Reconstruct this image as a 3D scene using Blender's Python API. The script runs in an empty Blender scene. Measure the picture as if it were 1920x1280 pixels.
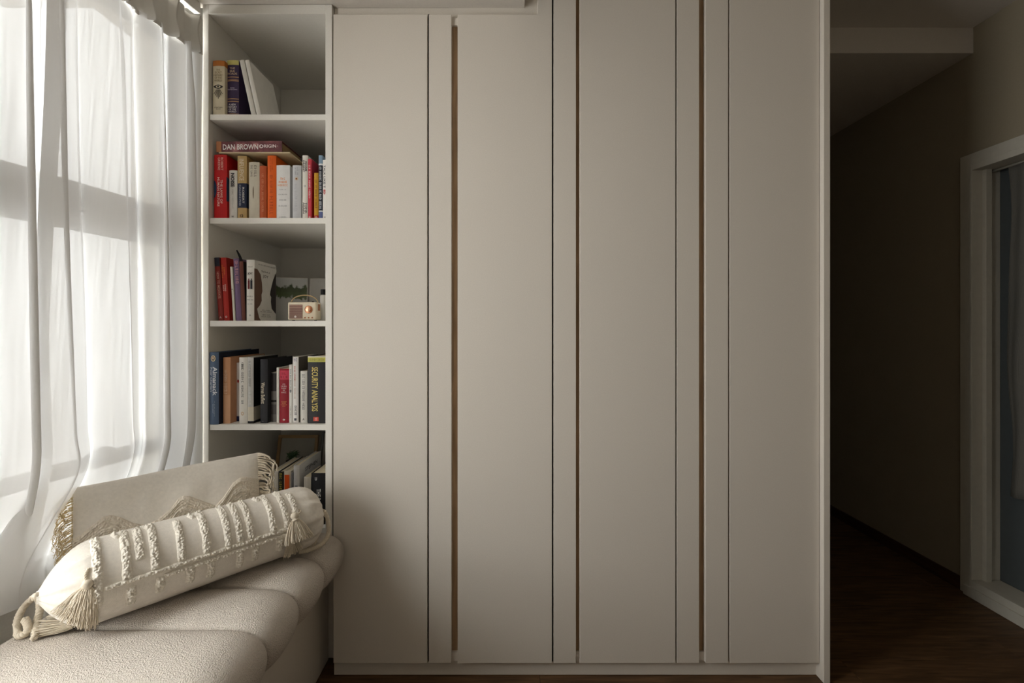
import bpy, bmesh, math, random
from mathutils import Vector, Matrix, noise
from math import sin, cos, pi, sqrt, radians as R
random.seed(7)
S = bpy.context.scene
COL = S.collection
# ---------------------------------------------------------------- camera
CZ, CD, F = 1.323, 1.65, 825.0            # eye height, distance to the wardrobe doors, focal length (1920 px frame)
cam = bpy.data.cameras.new('camera'); co = bpy.data.objects.new('camera', cam); COL.objects.link(co)
co.location = (0, -CD, CZ); co.rotation_euler = (R(90), 0, 0)
cam.sensor_width = 36; cam.lens = F/1920*36; cam.shift_x = 12/1920; cam.shift_y = -28/1920
cam.clip_start = .02; S.camera = co
# ---------------------------------------------------------------- world: bright overcast sky
W = bpy.data.worlds.new('world'); S.world = W; W.use_nodes = True
bg = W.node_tree.nodes['Background']; bg.inputs[0].default_value = (1, .972, .972, 1); bg.inputs[1].default_value = 15.9
_N, _L = W.node_tree.nodes, W.node_tree.links        # pale hazy ground below the horizon
_tc = _N.new('ShaderNodeTexCoord'); _sx = _N.new('ShaderNodeSeparateXYZ'); _L.new(_tc.outputs['Generated'], _sx.inputs[0])
_cr = _N.new('ShaderNodeValToRGB'); _mr = _N.new('ShaderNodeMapRange'); _mr.inputs['From Min'].default_value = -.15; _mr.inputs['From Max'].default_value = .05
_L.new(_sx.outputs[2], _mr.inputs[0]); _L.new(_mr.outputs[0], _cr.inputs[0]); _L.new(_cr.outputs[0], bg.inputs[0])
_cr.color_ramp.elements[0].color = (.74, .715, .71, 1); _cr.color_ramp.elements[1].color = (1, .972, .972, 1)
S.view_settings.view_transform = 'Standard'; S.view_settings.look = 'None'
S.view_settings.gamma = 1; S.view_settings.use_curve_mapping = False
S.view_settings.exposure = 0.0
TH = math.atan(.15)                       # the window wall splays out a little
WX = -1.25                                # room face of the window frame where it meets the bookcase
def win(s, o, z):                         # s along the window towards the camera, o outwards
    return Vector((WX - s*sin(TH) - o*cos(TH), -s*cos(TH) + o*sin(TH), z))
WS1 = 1.50                                # window length, with an unseen bare stretch added to light the wardrobe
pl = bpy.data.lights.new('window_portal', 'AREA'); pl.shape = 'RECTANGLE'; pl.size = 1.95; pl.size_y = WS1+.1
pl.cycles.is_portal = True
po = bpy.data.objects.new('window_portal', pl); COL.objects.link(po)
po.location = win(WS1/2, .12, 1.54)
_n = Vector((cos(TH), -sin(TH), 0)); _t = Vector((sin(TH), cos(TH), 0))
po.matrix_world = Matrix.Translation(po.location) @ Matrix((( 0, _t.x, -_n.x, 0), (0, _t.y, -_n.y, 0), (1, 0, 0, 0), (0, 0, 0, 1)))

# ---------------------------------------------------------------- materials
def lin(c):
    return tuple((v/12.92 if v <= .04045 else ((v+.055)/1.055)**2.4) for v in (x/255 for x in c))
MATS = {}
def mat(name, rgb, rough=.6, bump=None, var=0, spec=.5, metal=0, scale=(1, 1, 1), weave=None):
    """principled with procedural colour variation and fine relief. bump=(scale, strength, distance)"""
    if name in MATS: return MATS[name]
    m = bpy.data.materials.new(name); m.use_nodes = True; nt = m.node_tree; N = nt.nodes; L = nt.links
    b = N['Principled BSDF']; c = lin(rgb)
    b.inputs['Roughness'].default_value = rough; b.inputs['Metallic'].default_value = metal
    b.inputs['Specular IOR Level'].default_value = spec
    tc = N.new('ShaderNodeTexCoord'); mp = N.new('ShaderNodeMapping'); L.new(tc.outputs['Object'], mp.inputs[0])
    mp.inputs['Scale'].default_value = scale
    nz = N.new('ShaderNodeTexNoise'); L.new(mp.outputs[0], nz.inputs['Vector'])
    nz.inputs['Scale'].default_value = bump[0] if bump else 40; nz.inputs['Detail'].default_value = 3
    cr = N.new('ShaderNodeValToRGB'); L.new(nz.outputs[0], cr.inputs[0])
    cr.color_ramp.elements[0].position = .3; cr.color_ramp.elements[1].position = .7
    k = var if var else .03
    cr.color_ramp.elements[0].color = tuple(x*(1-k) for x in c)+(1,); cr.color_ramp.elements[1].color = tuple(min(1, x*(1+k)) for x in c)+(1,)
    L.new(cr.outputs[0], b.inputs['Base Color'])
    if bump:
        bp = N.new('ShaderNodeBump'); bp.inputs['Strength'].default_value = bump[1]; bp.inputs['Distance'].default_value = bump[2]
        h = nz.outputs[0]
        if weave:
            ws = []
            for ax in ('X', 'Z'):
                w = N.new('ShaderNodeTexWave'); w.bands_direction = ax; w.inputs['Scale'].default_value = weave; w.inputs['Distortion'].default_value = 1.5
                L.new(tc.outputs['Object'], w.inputs['Vector']); ws.append(w.outputs[1])
            a = N.new('ShaderNodeMath'); L.new(ws[0], a.inputs[0]); L.new(ws[1], a.inputs[1])
            a2 = N.new('ShaderNodeMath'); L.new(a.outputs[0], a2.inputs[0]); L.new(nz.outputs[0], a2.inputs[1]); h = a2.outputs[0]
        L.new(h, bp.inputs['Height']); L.new(bp.outputs[0], b.inputs['Normal'])
    MATS[name] = m
    return m
def cmat(rgb, rough=.5):
    return mat('print_%d_%d_%d' % tuple(rgb), rgb, rough, spec=.3)
def wood(name, dark, light, scale, rough=.45, stretch=(1, 12, 12), spec=.4):
    m = bpy.data.materials.new(name); m.use_nodes = True; nt = m.node_tree; N = nt.nodes; L = nt.links; b = N['Principled BSDF']
    tc = N.new('ShaderNodeTexCoord'); mp = N.new('ShaderNodeMapping'); mp.inputs['Scale'].default_value = stretch
    oi = N.new('ShaderNodeObjectInfo'); ad = N.new('ShaderNodeVectorMath'); ml = N.new('ShaderNodeMath'); ml.operation = 'MULTIPLY'; ml.inputs[1].default_value = 30
    L.new(oi.outputs['Random'], ml.inputs[0]); L.new(tc.outputs['Object'], ad.inputs[0]); L.new(ml.outputs[0], ad.inputs[1])
    L.new(ad.outputs[0], mp.inputs[0])
    nz = N.new('ShaderNodeTexNoise'); nz.inputs['Scale'].default_value = scale; nz.inputs['Detail'].default_value = 6; nz.inputs['Distortion'].default_value = .6
    L.new(mp.outputs[0], nz.inputs['Vector'])
    cr = N.new('ShaderNodeValToRGB'); cr.color_ramp.elements[0].position = .3; cr.color_ramp.elements[1].position = .72
    cr.color_ramp.elements[0].color = lin(dark)+(1,); cr.color_ramp.elements[1].color = lin(light)+(1,)
    L.new(nz.outputs[0], cr.inputs[0]); L.new(cr.outputs[0], b.inputs['Base Color'])
    b.inputs['Roughness'].default_value = rough; b.inputs['Specular IOR Level'].default_value = spec
    bp = N.new('ShaderNodeBump'); bp.inputs['Strength'].default_value = .2; bp.inputs['Distance'].default_value = .002
    L.new(nz.outputs[0], bp.inputs['Height']); L.new(bp.outputs[0], b.inputs['Normal'])
    return m
PAINT = mat('cabinet_paint', (226, 218, 207), .45, (300, .03, .0005), spec=.35)
SHELFP = mat('shelf_paint', (238, 234, 226), .45, (300, .03, .0005), spec=.35)
WALLP = mat('wall_paint', (225, 221, 212), .9, (180, .1, .001))
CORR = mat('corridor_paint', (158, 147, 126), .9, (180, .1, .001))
CEILP = mat('ceiling_paint', (216, 209, 200), .9, (180, .08, .001))
BLACK = mat('groove_black', (8, 7, 6), .9, spec=0)
OAK = wood('pull_wood', (150, 122, 90), (192, 160, 124), 6, .5, (10, 10, .8))
FLOORW = wood('floor_wood', (72, 52, 34), (116, 86, 58), 5, .42, (1.2, 14, 14), .25)
SKIRT = wood('skirting_wood', (58, 34, 24), (82, 50, 34), 5, .5, (12, 1.2, 12))
BOUCLE = mat('boucle_fabric', (222, 212, 201), .95, (330, 1.0, .006), .06, spec=.1)
LINEN = mat('linen_cover', (244, 237, 226), .9, (120, .35, .0012), .04, spec=.1, weave=260)
TUFT = mat('tufted_cotton', (242, 235, 222), .95, (500, .6, .002), .05, spec=.05)
TUFTD = mat('tufted_border_cotton', (236, 226, 210), .95, (500, .6, .002), .08, spec=.05)
ROPE = mat('cotton_rope', (224, 212, 192), .9, (400, .5, .001), .05, spec=.1)
FRAMEW = mat('window_frame_paint', (120, 118, 116), .5)
HANDLED = mat('window_handle_dark', (40, 40, 42), .5)
DOORP = mat('door_frame_paint', (200, 195, 182), .6, spec=.3)
PAGES = mat('book_pages', (226, 212, 184), .9, (60, .4, .0006), .12, scale=(30, 1, 1))
def cloth_mat(name, tr, rgb, transl=.72):
    m = bpy.data.materials.new(name); m.use_nodes = True; nt = m.node_tree; N = nt.nodes; L = nt.links
    N.remove(N['Principled BSDF']); out = N['Material Output']
    uv = N.new('ShaderNodeUVMap'); mp = N.new('ShaderNodeMapping'); mp.inputs['Scale'].default_value = (260, 3, 1); L.new(uv.outputs[0], mp.inputs[0])
    nz = N.new('ShaderNodeTexNoise'); nz.inputs['Scale'].default_value = 1; nz.inputs['Detail'].default_value = 3; L.new(mp.outputs[0], nz.inputs['Vector'])
    mr = N.new('ShaderNodeMapRange'); mr.inputs['From Min'].default_value = .25; mr.inputs['From Max'].default_value = .75
    mr.inputs['To Min'].default_value = tr*.6; mr.inputs['To Max'].default_value = tr*1.4; L.new(nz.outputs[0], mr.inputs[0])
    c = lin(rgb)+(1,)
    d = N.new('ShaderNodeBsdfDiffuse'); d.inputs[0].default_value = c
    t = N.new('ShaderNodeBsdfTranslucent'); t.inputs[0].default_value = c
    p = N.new('ShaderNodeBsdfTransparent'); p.inputs[0].default_value = (1, 1, 1, 1)
    m1 = N.new('ShaderNodeMixShader'); m1.inputs[0].default_value = transl; L.new(d.outputs[0], m1.inputs[1]); L.new(t.outputs[0], m1.inputs[2])
    m2 = N.new('ShaderNodeMixShader'); L.new(mr.outputs[0], m2.inputs[0]); L.new(m1.outputs[0], m2.inputs[1]); L.new(p.outputs[0], m2.inputs[2])
    L.new(m2.outputs[0], out.inputs[0])
    return m
SHEER = cloth_mat('sheer_curtain', .024, (250, 250, 250), .037)
HEADER = cloth_mat('curtain_header_cloth', .005, (232, 229, 222), .03)
def glass_mat(name, tint, gl):
    m = bpy.data.materials.new(name); m.use_nodes = True; nt = m.node_tree; N = nt.nodes; L = nt.links
    N.remove(N['Principled BSDF']); out = N['Material Output']
    p = N.new('ShaderNodeBsdfTransparent'); p.inputs[0].default_value = tint
    g = N.new('ShaderNodeBsdfGlossy'); g.inputs['Roughness'].default_value = .02
    mx = N.new('ShaderNodeMixShader'); mx.inputs[0].default_value = gl; L.new(p.outputs[0], mx.inputs[1]); L.new(g.outputs[0], mx.inputs[2])
    L.new(mx.outputs[0], out.inputs[0]); return m
GLASS = glass_mat('window_glass', (.96, .98, .97, 1), .06)

# ---------------------------------------------------------------- mesh helpers
class MB:
    def __init__(s): s.v = []; s.f = []; s.uv = None
    def add(s, vs, fs):
        o = len(s.v); s.v += [Vector(p) for p in vs]; s.f += [tuple(i+o for i in f) for f in fs]; return s
    def box(s, x0, x1, y0, y1, z0, z1):
        return s.add([(x0,y0,z0),(x1,y0,z0),(x1,y1,z0),(x0,y1,z0),(x0,y0,z1),(x1,y0,z1),(x1,y1,z1),(x0,y1,z1)],
                     [(0,3,2,1),(4,5,6,7),(0,1,5,4),(1,2,6,5),(2,3,7,6),(3,0,4,7)])
    def prism(s, poly, y0, y1):            # polygon in xz, counter-clockwise seen from -y
        n = len(poly)
        return s.add([(x, y0, z) for x, z in poly]+[(x, y1, z) for x, z in poly],
                     [tuple(range(n)), tuple(range(2*n-1, n-1, -1))]+[(i, n+i, n+(i+1) % n, (i+1) % n) for i in range(n)])
    def hexa(s, c):                        # 8 corners like box
        return s.add(c, [(0,3,2,1),(4,5,6,7),(0,1,5,4),(1,2,6,5),(2,3,7,6),(3,0,4,7)])
    def tube(s, pts, r, n=8, cap=True):
        pts = [Vector(p) for p in pts]; k = len(pts); rs = r if isinstance(r, (list, tuple)) else [r]*k
        up = None; vs = []
        for i, p in enumerate(pts):
            t = (pts[min(i+1, k-1)]-pts[max(i-1, 0)])
            t = t.normalized() if t.length > 1e-9 else Vector((0, 0, 1))
            if up is None: up = t.orthogonal().normalized()
            else:
                up = up-t*up.dot(t); up = up.normalized() if up.length > 1e-6 else t.orthogonal().normalized()
            b = t.cross(up)
            for j in range(n):
                a = 2*pi*j/n; vs.append(p+(up*cos(a)+b*sin(a))*rs[i])
        fs = [(i*n+j, i*n+(j+1) % n, (i+1)*n+(j+1) % n, (i+1)*n+j) for i in range(k-1) for j in range(n)]
        if cap: fs += [tuple(range(n-1, -1, -1)), tuple(range((k-1)*n, k*n))]
        return s.add(vs, fs)
    def grid(s, fn, nu, nv, closeu=False, flip=False):
        vs = [fn(i/nu, j/nv) for i in range(nu+(0 if closeu else 1)) for j in range(nv+1)]
        m = nv+1; mu = nu if closeu else nu+1
        fs = []
        for i in range(nu):
            for j in range(nv):
                a, b = i*m+j, ((i+1) % mu)*m+j
                q = (a, b, b+1, a+1); fs.append(q[::-1] if flip else q)
        return s.add(vs, fs)
    def lathe(s, prof, c, n=24, axis='z'):
        c = Vector(c); vs = []
        for r, h in prof:
            for j in range(n):
                a = 2*pi*j/n
                if axis == 'z': vs.append(c+Vector((r*cos(a), r*sin(a), h)))
                else: vs.append(c+Vector((r*cos(a), -h, r*sin(a))))   # axis towards the viewer (-y)
        k = len(prof); fs = [(i*n+j, i*n+(j+1) % n, (i+1)*n+(j+1) % n, (i+1)*n+j) for i in range(k-1) for j in range(n)]
        fs += [tuple(range(n-1, -1, -1)), tuple(range((k-1)*n, k*n))]
        return s.add(vs, fs)
    def build(s, name, m, parent=None, smooth=False, bevel=0, segs=2, uvs=None):
        me = bpy.data.meshes.new(name)
        me.from_pydata([tuple(p) for p in s.v], [], s.f)
        if uvs:
            l = me.uv_layers.new(name='UVMap')
            for lp in me.loops: l.data[lp.index].uv = uvs[lp.vertex_index]
        if bevel or True:
            bm = bmesh.new(); bm.from_mesh(me)
            if bevel: bmesh.ops.bevel(bm, geom=[e for e in bm.edges if len(e.link_faces) == 2 and e.calc_face_angle(0) > .6], offset=bevel, segments=segs, affect='EDGES', profile=.5)
            bmesh.ops.recalc_face_normals(bm, faces=bm.faces)
            bm.to_mesh(me); bm.free()
        if smooth:
            for p in me.polygons: p.use_smooth = True
        me.materials.append(m)
        o = bpy.data.objects.new(name, me); COL.objects.link(o)
        if parent: o.parent = parent
        return o
def tag(o, label=None, cat=None, group=None, kind=None):
    if label: o['label'] = label
    if cat: o['category'] = cat
    if group: o['group'] = group
    if kind: o['kind'] = kind
    return o
def empty(name, loc=(0, 0, 0), rot=(0, 0, 0)):
    o = bpy.data.objects.new(name, None); COL.objects.link(o); o.location = loc; o.rotation_euler = rot; o.empty_display_size = .05
    return o
def box(name, m, x0, x1, y0, y1, z0, z1, parent=None, bevel=0): return MB().box(x0, x1, y0, y1, z0, z1).build(name, m, parent, bevel=bevel)
def fx(px, y=0): return (px-948)*(CD+y)/F           # measured position -> metres on the plane at depth y
def fz(py, y=0): return CZ+(612-py)*(CD+y)/F
def P(px, py, d): return Vector(((px-948)*d/F, d-CD, CZ+(612-py)*d/F))
def sm(a, b, x):
    t = max(0, min(1, (x-a)/(b-a))); return t*t*(3-2*t)
FONTC = None
def text_mesh(txt, bold=0):
    if txt[0] == '~':                     # lettering too small to read in the photograph: small strokes in word-like runs
        rng = random.Random(txt); mb = MB()
        for li, ln in enumerate(txt[1:].split('/')):
            x = -sum(int(k)+1 for k in ln)*.3
            for wd_ in ln:
                for k in range(int(wd_)):
                    w_ = rng.uniform(.3, .45); h_ = rng.uniform(.68, .8); y = -li*1.15; c = .11
                    rs_ = [(x, y, x+c, y+h_)]
                    pat = rng.choice(('R', 'RTB', 'TMB', 'RM', 'TB', 'M', 'B', 'RT'))
                    if 'R' in pat: rs_.append((x+w_-c, y, x+w_, y+h_))
                    for ch, yb in (('T', y+h_-c), ('M', y+h_*.45), ('B', y)):
                        if ch in pat: rs_.append((x+c, yb, x+w_-(c if 'R' in pat else 0), yb+c))
                    for a_, b_, c_, d_ in rs_: mb.add([(a_, b_, 0), (c_, b_, 0), (c_, d_, 0), (a_, d_, 0)], [(0, 1, 2, 3)])
                    x += .6
                x += .6
        me = bpy.data.meshes.new('lettering'); me.from_pydata([tuple(v) for v in mb.v], [], mb.f); return me
    cu = bpy.data.curves.new('lettering', 'FONT'); cu.body = txt; cu.size = 1; cu.align_x = 'CENTER'; cu.align_y = 'CENTER'; cu.offset = bold
    cu.resolution_u = 2; cu.space_line = .95
    o = bpy.data.objects.new('lettering', cu); COL.objects.link(o)
    dg = bpy.context.evaluated_depsgraph_get(); me = bpy.data.meshes.new_from_object(o.evaluated_get(dg))
    bpy.data.objects.remove(o); bpy.data.curves.remove(cu)
    return me
def lettering(txt, m, parent, place, length, height, bold=.012):
    """place(u, v) maps text plane to the parent's space; the text is scaled to fit length x height"""
    me = text_mesh(txt, bold)
    if not me.vertices: return None
    xs = [v.co.x for v in me.vertices]; ys = [v.co.y for v in me.vertices]
    cx, cy = (max(xs)+min(xs))/2, (max(ys)+min(ys))/2; w, h = max(xs)-min(xs), max(ys)-min(ys)
    su, sv = length/w, height/h
    if su > sv*1.5: su = sv*1.5
    if sv > su*1.9: sv = su*1.9
    for v in me.vertices: v.co = place((v.co.x-cx)*su, (v.co.y-cy)*sv)
    me.materials.clear(); me.materials.append(m)
    o = bpy.data.objects.new('lettering', me); COL.objects.link(o); o.parent = parent
    return o

# ================================================================ THE ROOM
RW, CEIL, CEIL2, SOF = 2.296, 2.79, 2.665, 2.531
fl = tag(box('floor', FLOORW, -1.9, 2.46, -3.1, 3.2, -.06, -.005), kind='structure')
pm = {}
yy = -.62; row = 0
while yy < 2.7:
    x = -.72 - (row*.47 % 1.0); row += 1
    while x < RW-.002:
        x1 = min(x+1.2, RW-.002); x0 = max(x, -.70)
        if x1-x0 > .05:
            key = round(x1-x0, 3)
            if key not in pm:
                o = MB().box(0, x1-x0-.0012, 0, .1188, -.005, 0).build('plank', FLOORW, fl, bevel=.0008, segs=1); pm[key] = o.data
            else:
                o = bpy.data.objects.new('plank', pm[key]); COL.objects.link(o); o.parent = fl
            o.location = (x0, yy, 0)
        x += 1.2
    yy += .12
tag(MB().box(-1.9, RW+.2, -3.1, .51, CEIL, CEIL+.08).box(-1.9, 1.206, .51, .68, CEIL, CEIL+.08).box(1.0, RW+.16, .51, 3.2, CEIL2, CEIL+.08).build('ceiling', CEILP), kind='structure')
tag(box('ceiling_soffit', CEILP, -1.9, .071, -3.0, .02, SOF+.0005, CEIL-.001), kind='structure')
# back walls
tag(MB().box(-1.9, 1.206, .58, .68, -.005, CEIL).build('wall_back', WALLP), kind='structure')
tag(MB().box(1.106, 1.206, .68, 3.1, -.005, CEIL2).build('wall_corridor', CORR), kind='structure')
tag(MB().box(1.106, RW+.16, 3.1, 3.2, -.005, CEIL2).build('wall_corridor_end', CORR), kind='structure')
tag(MB().box(-1.9, RW+.16, -3.1, -3.0, -.005, CEIL).build('wall_front', mat('wall_paint_front', (204, 198, 188), .9, (180, .1, .001))), kind='structure')
# right wall with a door opening
DY0, DY1, DZ0, DZ1 = -.40, .51, .085, 2.115
wr = MB().box(RW, RW+.16, -3.0, DY0-.0, -.005, CEIL).box(RW, RW+.16, DY1, 3.1, -.005, CEIL).box(RW, RW+.16, DY0, DY1, DZ1, CEIL)
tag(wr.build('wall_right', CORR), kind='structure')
tag(MB().box(RW-.012, RW, .56, 3.1, 0, .066).build('baseboard_right', SKIRT, bevel=.003), kind='structure')
tag(box('door_light_seal', CORR, RW+.1605, RW+.2, DY0-.1, DY1+.1, -.005, DZ1+.1), kind='structure')  # unseen slab added behind the door to stop sky light leaking in
dr = empty('door_1', (RW, .05, 0)); tag(dr, kind='structure')
def dpart(name, m, x0, x1, y0, y1, z0, z1, bevel=.002, par=dr):
    return MB().box(x0-RW, x1-RW, y0-.05, y1-.05, z0, z1).build(name, m, par, bevel=bevel)
dpart('door_casing', DOORP, RW-.014, RW-.0005, DY1, DY1+.05, .001, DZ1+.055)
dpart('door_casing', DOORP, RW-.014, RW-.0005, DY0-.05, DY0, .001, DZ1+.055)
dpart('door_casing', DOORP, RW-.014, RW-.0005, DY0, DY1, DZ1, DZ1+.055)
dpart('jamb', DOORP, RW-.02, RW+.12, DY1-.012, DY1-.0005, DZ0, DZ1-.001)
dpart('jamb', DOORP, RW+.03, RW+.06, DY1-.03, DY1-.012, DZ0, DZ1-.001)
dpart('jamb', DOORP, RW-.02, RW+.12, DY0+.0005, DY0+.012, DZ0, DZ1-.001)
dpart('door_head', DOORP, RW-.02, RW+.12, DY0+.012, DY1-.012, DZ1-.03, DZ1-.001)
dpart('threshold', DOORP, RW-.02, RW+.12, DY0, DY1, .001, DZ0)
dpart('threshold', DOORP, RW-.03, RW-.02, DY0, DY1+.02, .001, .05)
LEAF = mat('door_leaf_grey', (86, 92, 94), .35)
dpart('door_leaf', LEAF, RW+.1205, RW+.15, DY0+.001, DY1-.001, DZ0-.001, DZ1-.001)
# cloth hung in the doorway
CLOTHG = mat('door_cloth_grey', (112, 109, 102), .95, (160, .4, .002), .05, weave=200)
def dcl(u, v):
    y = .425-.62*u; z = 2.075-1.55*v
    return Vector((RW+.075+.012*sin(u*46+1.5*v)*(.4+.6*v)+.004*sin(v*17+u*9), y-.010*sin(v*9)*(1 if u == 0 else .6), z+.012*sin(u*7)*v))
hc = MB().grid(dcl, 70, 40).build('hanging_cloth', CLOTHG, smooth=True)
md = hc.modifiers.new('thickness', 'SOLIDIFY'); md.thickness = .003
rod = MB().tube([(RW+.075, DY1-.015, 2.078), (RW+.075, DY0+.015, 2.078)], .006, 10).build('curtain_rod', DOORP, hc, True)
tag(hc, 'plain grey cloth hanging in the dark white-framed doorway', 'curtain')

# window wall: solid parts
def wbox(mb, s0, s1, o0, o1, z0, z1):
    c = [win(s, o, z) for z in (z0, z1) for s, o in ((s0, o0), (s0, o1), (s1, o1), (s1, o0))]
    return mb.hexa(c)
ZB, ZT = .60, 2.45
wl = MB()
wbox(wl, -.05, 3.2, 0, .10, -.005, ZB-.03); wbox(wl, -.05, 3.2, 0, .10, ZT, CEIL); wbox(wl, WS1, 3.2, 0, .10, ZB-.03, ZT); wbox(wl, -.6, -.05, 0, .10, -.005, CEIL)
tag(wl.build('wall_left', WALLP), kind='structure')
w1 = empty('window_1', win(0, 0, ZB)); tag(w1, kind='structure')
def wpart(name, m, s0, s1, o0, o1, z0, z1, par=None, bevel=.003):
    mb = MB(); wbox(mb, s0, s1, o0, o1, z0, z1); o = mb.build(name, m, None, bevel=bevel)
    off = w1.location if par is None else Vector((0, 0, 0))
    o.data.transform(Matrix.Translation(-w1.location)); o.parent = w1 if par is None else par
    return o
wpart('sill', SHELFP, -.05, WS1, -.01, .10, ZB-.03, ZB)
wpart('frame_rail', FRAMEW, -.05, WS1, .02, .07, ZB, ZB+.04)
wpart('frame_rail', FRAMEW, -.05, WS1, .02, .07, ZT-.05, ZT)
wpart('transom', FRAMEW, -.05, WS1, .0, .07, 1.625, 1.762)
wpart('frame_rail', FRAMEW, -.05, WS1, .02, .07, .868, .905)
for s in (-.05, .80, WS1-.05): wpart('mullion', FRAMEW, s, s+.045, .025, .065, ZB+.04, ZT-.05)
for z0, z1 in ((ZB+.04, .868), (.905, 1.625), (1.762, ZT-.05)):
    for s0, s1 in ((-.005, .80), (.845, WS1-.05)):
        wpart('pane', GLASS, s0, s1, .043, .047, z0, z1, bevel=0)
for s, w_, z, h in ((.275, .06, .915, .055), (.165, .036, .91, .06)):
    mb = MB(); q = win(s, .02, z)-w1.location; t = -_t; n_ = _n
    mb.tube([q, q+n_*.056+Vector((0, 0, .004))], .009, 10)
    q = q+n_*.060
    mb.tube([q-t*w_*.5-Vector((0, 0, .006)), q-t*w_*.25+Vector((0, 0, h*.15)), q+Vector((0, 0, h*.25)), q+t*w_*.3+Vector((0, 0, h*.18)), q+t*w_*.5], [.010, .020, .023, .018, .008], 12)
    mb.build('handle', HANDLED, w1, True)

# ================================================================ WARDROBE
wd = empty('wardrobe', (.27, .02, 0)); tag(wd, 'tall built-in beige wardrobe with four flat doors and wood-lined pull gaps', 'wardrobe')
WO = Vector((.27, .02, 0))
def wp(name, m, x0, x1, y0, y1, z0, z1, par=None, bevel=.0012, poly=None):
    mb = MB()
    if poly: mb.prism(poly, y0, y1)
    else: mb.box(x0, x1, y0, y1, z0, z1)
    for v in mb.v: v -= WO
    return mb.build(name, m, par or wd, bevel=bevel)
DB, DT, DTH = .061, 2.493, 2.775
XE = 1.1785
doors = [(-.646, -.203, -.291), (-.18, .264, .177), (.278, .726, .640), (.75, XE-.002, .838)]
for i, (a, b, g) in enumerate(doors):
    top = DT if i == 0 else DTH
    big = (a, g-.003) if i < 3 else (g+.003, b); strip = (g+.003, b) if i < 3 else (a, g-.003)
    if i == 1:
        d = wp('door', PAINT, 0, 0, 0, .02, 0, 0, poly=[(a, DB), (g-.003, DB), (g-.003, DTH), (.12, DTH), (.12, DT), (a, DT)])
    else: d = wp('door', PAINT, big[0], big[1], 0, .02, DB, top)
    wp('door_strip', PAINT, strip[0], strip[1], 0, .02, DB, top, d)
    wp('groove', BLACK, g-.003, g+.003, .0190, .02, DB-.008, top+.014, d, 0)
# carcass boxes behind the doors, wood-faced recesses between them
ca = MB()
for i, (a, b, g) in enumerate(doors): ca.box(a+.001, b-.001, .0202, .57, .062, DT-.01 if i == 0 else CEIL-.05)
for v in ca.v: v -= WO
ca.build('carcass', PAINT, wd)
for i in range(3):
    x0, x1 = doors[i][1]-.001, doors[i+1][0]+.001; zt = 2.461 if i == 0 else 2.745
    wp('wood_pull', OAK, x0, x1, .022, .06, .093, zt, bevel=0)
    wp('recess_rail', PAINT, x0, x1, .012, .06, .0605, .093, bevel=.001)
    wp('recess_rail', PAINT, x0, x1, .012, .06, zt, CEIL-.05 if i else DT-.004, bevel=.001)
wp('plinth', PAINT, -.6515, XE, .0205, .04, .001, .0605)
wp('filler', PAINT, -.650, .119, .0215, .04, DT-.01, CEIL-.001)
wp('filler', PAINT, .119, XE, .0215, .04, DTH, CEIL-.001)
wp('end_panel', PAINT, XE, 1.203, -.02, .575, .001, CEIL-.001, bevel=.002)

# ================================================================ BOOKCASE
bk = empty('bookcase', (-.894, .26, 0)); tag(bk, 'tall narrow white open bookcase full of books between curtain and wardrobe', 'bookcase')
BO = Vector((-.894, .26, 0))
def bp_(name, m, x0, x1, y0, y1, z0, z1, bevel=.0012):
    mb = MB().box(x0, x1, y0, y1, z0, z1)
    for v in mb.v: v -= BO
    return mb.build(name, m, bk, bevel=bevel)
BL, BR, BD = -1.114, -.676, .53
bp_('side_panel', SHELFP, -1.136, BL, 0, BD+.015, .42, SOF-.001)
bp_('side_panel', SHELFP, BR, -.6515, 0, BD+.015, .42, SOF-.001)
bp_('top_panel', SHELFP, BL, BR, 0, BD, 2.495, SOF-.001)
bp_('back_panel', SHELFP, BL, BR, BD, BD+.015, .42, SOF-.001)
SHZ = [2.12, 1.731, 1.345, .955]
for z in SHZ: bp_('shelf', SHELFP, BL+.003, BR, .003, BD, z-.0215, z)
bp_('shelf', SHELFP, BL, BR, .003, BD, .545, .567)
bp_('base_box', PAINT, -1.136, -.6515, .105, BD+.015, .001, .42)

# ================================================================ BENCH
bb = box('window_bench', PAINT, -1.228, -.704, -2.3, .10, .001, .405, bevel=.002)
tag(bb, 'plain dark-shaded box base under the boucle window seat cushion', 'bench')
cu = empty('bench_cushion', (-.9, -.9, .41)); tag(cu, 'cream boucle window seat cushion with rounded channel-tufted segments', 'cushion')
# profile in xz: from the window over the top, round the nose, back below
def prof(w):
    # arc-like list
    pts = PROF; L = PROFL[-1]*w
    for i in range(len(pts)-1):
        if L <= PROFL[i+1]+1e-9:
            t = (L-PROFL[i])/(PROFL[i+1]-PROFL[i]); return pts[i].lerp(pts[i+1], t)
    return pts[-1]
PROF = [Vector((-1.225, .412)), Vector((-1.228, .545)), Vector((-1.21, .556))]
PROF += [Vector((-1.2+.045*i, .556)) for i in range(11)]
cxn, czn = -.712, .490
for i in range(0, 25):
    a = pi/2-i/24*pi*.78
    PROF.append(Vector((cxn+.108*(abs(cos(a))**.82)*(1 if cos(a) > 0 else -1), czn+.066*(abs(sin(a))**.9)*(1 if sin(a) > 0 else -1)*(1 if sin(a) > 0 else 1.15))))
PROF += [Vector((-.66, .4105)), Vector((-.72, .409)), Vector((-1.0, .409)), Vector((-1.225, .412))]
PROFL = [0]
for i in range(len(PROF)-1): PROFL.append(PROFL[-1]+max(1e-6, (PROF[i+1]-PROF[i]).length))
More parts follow.
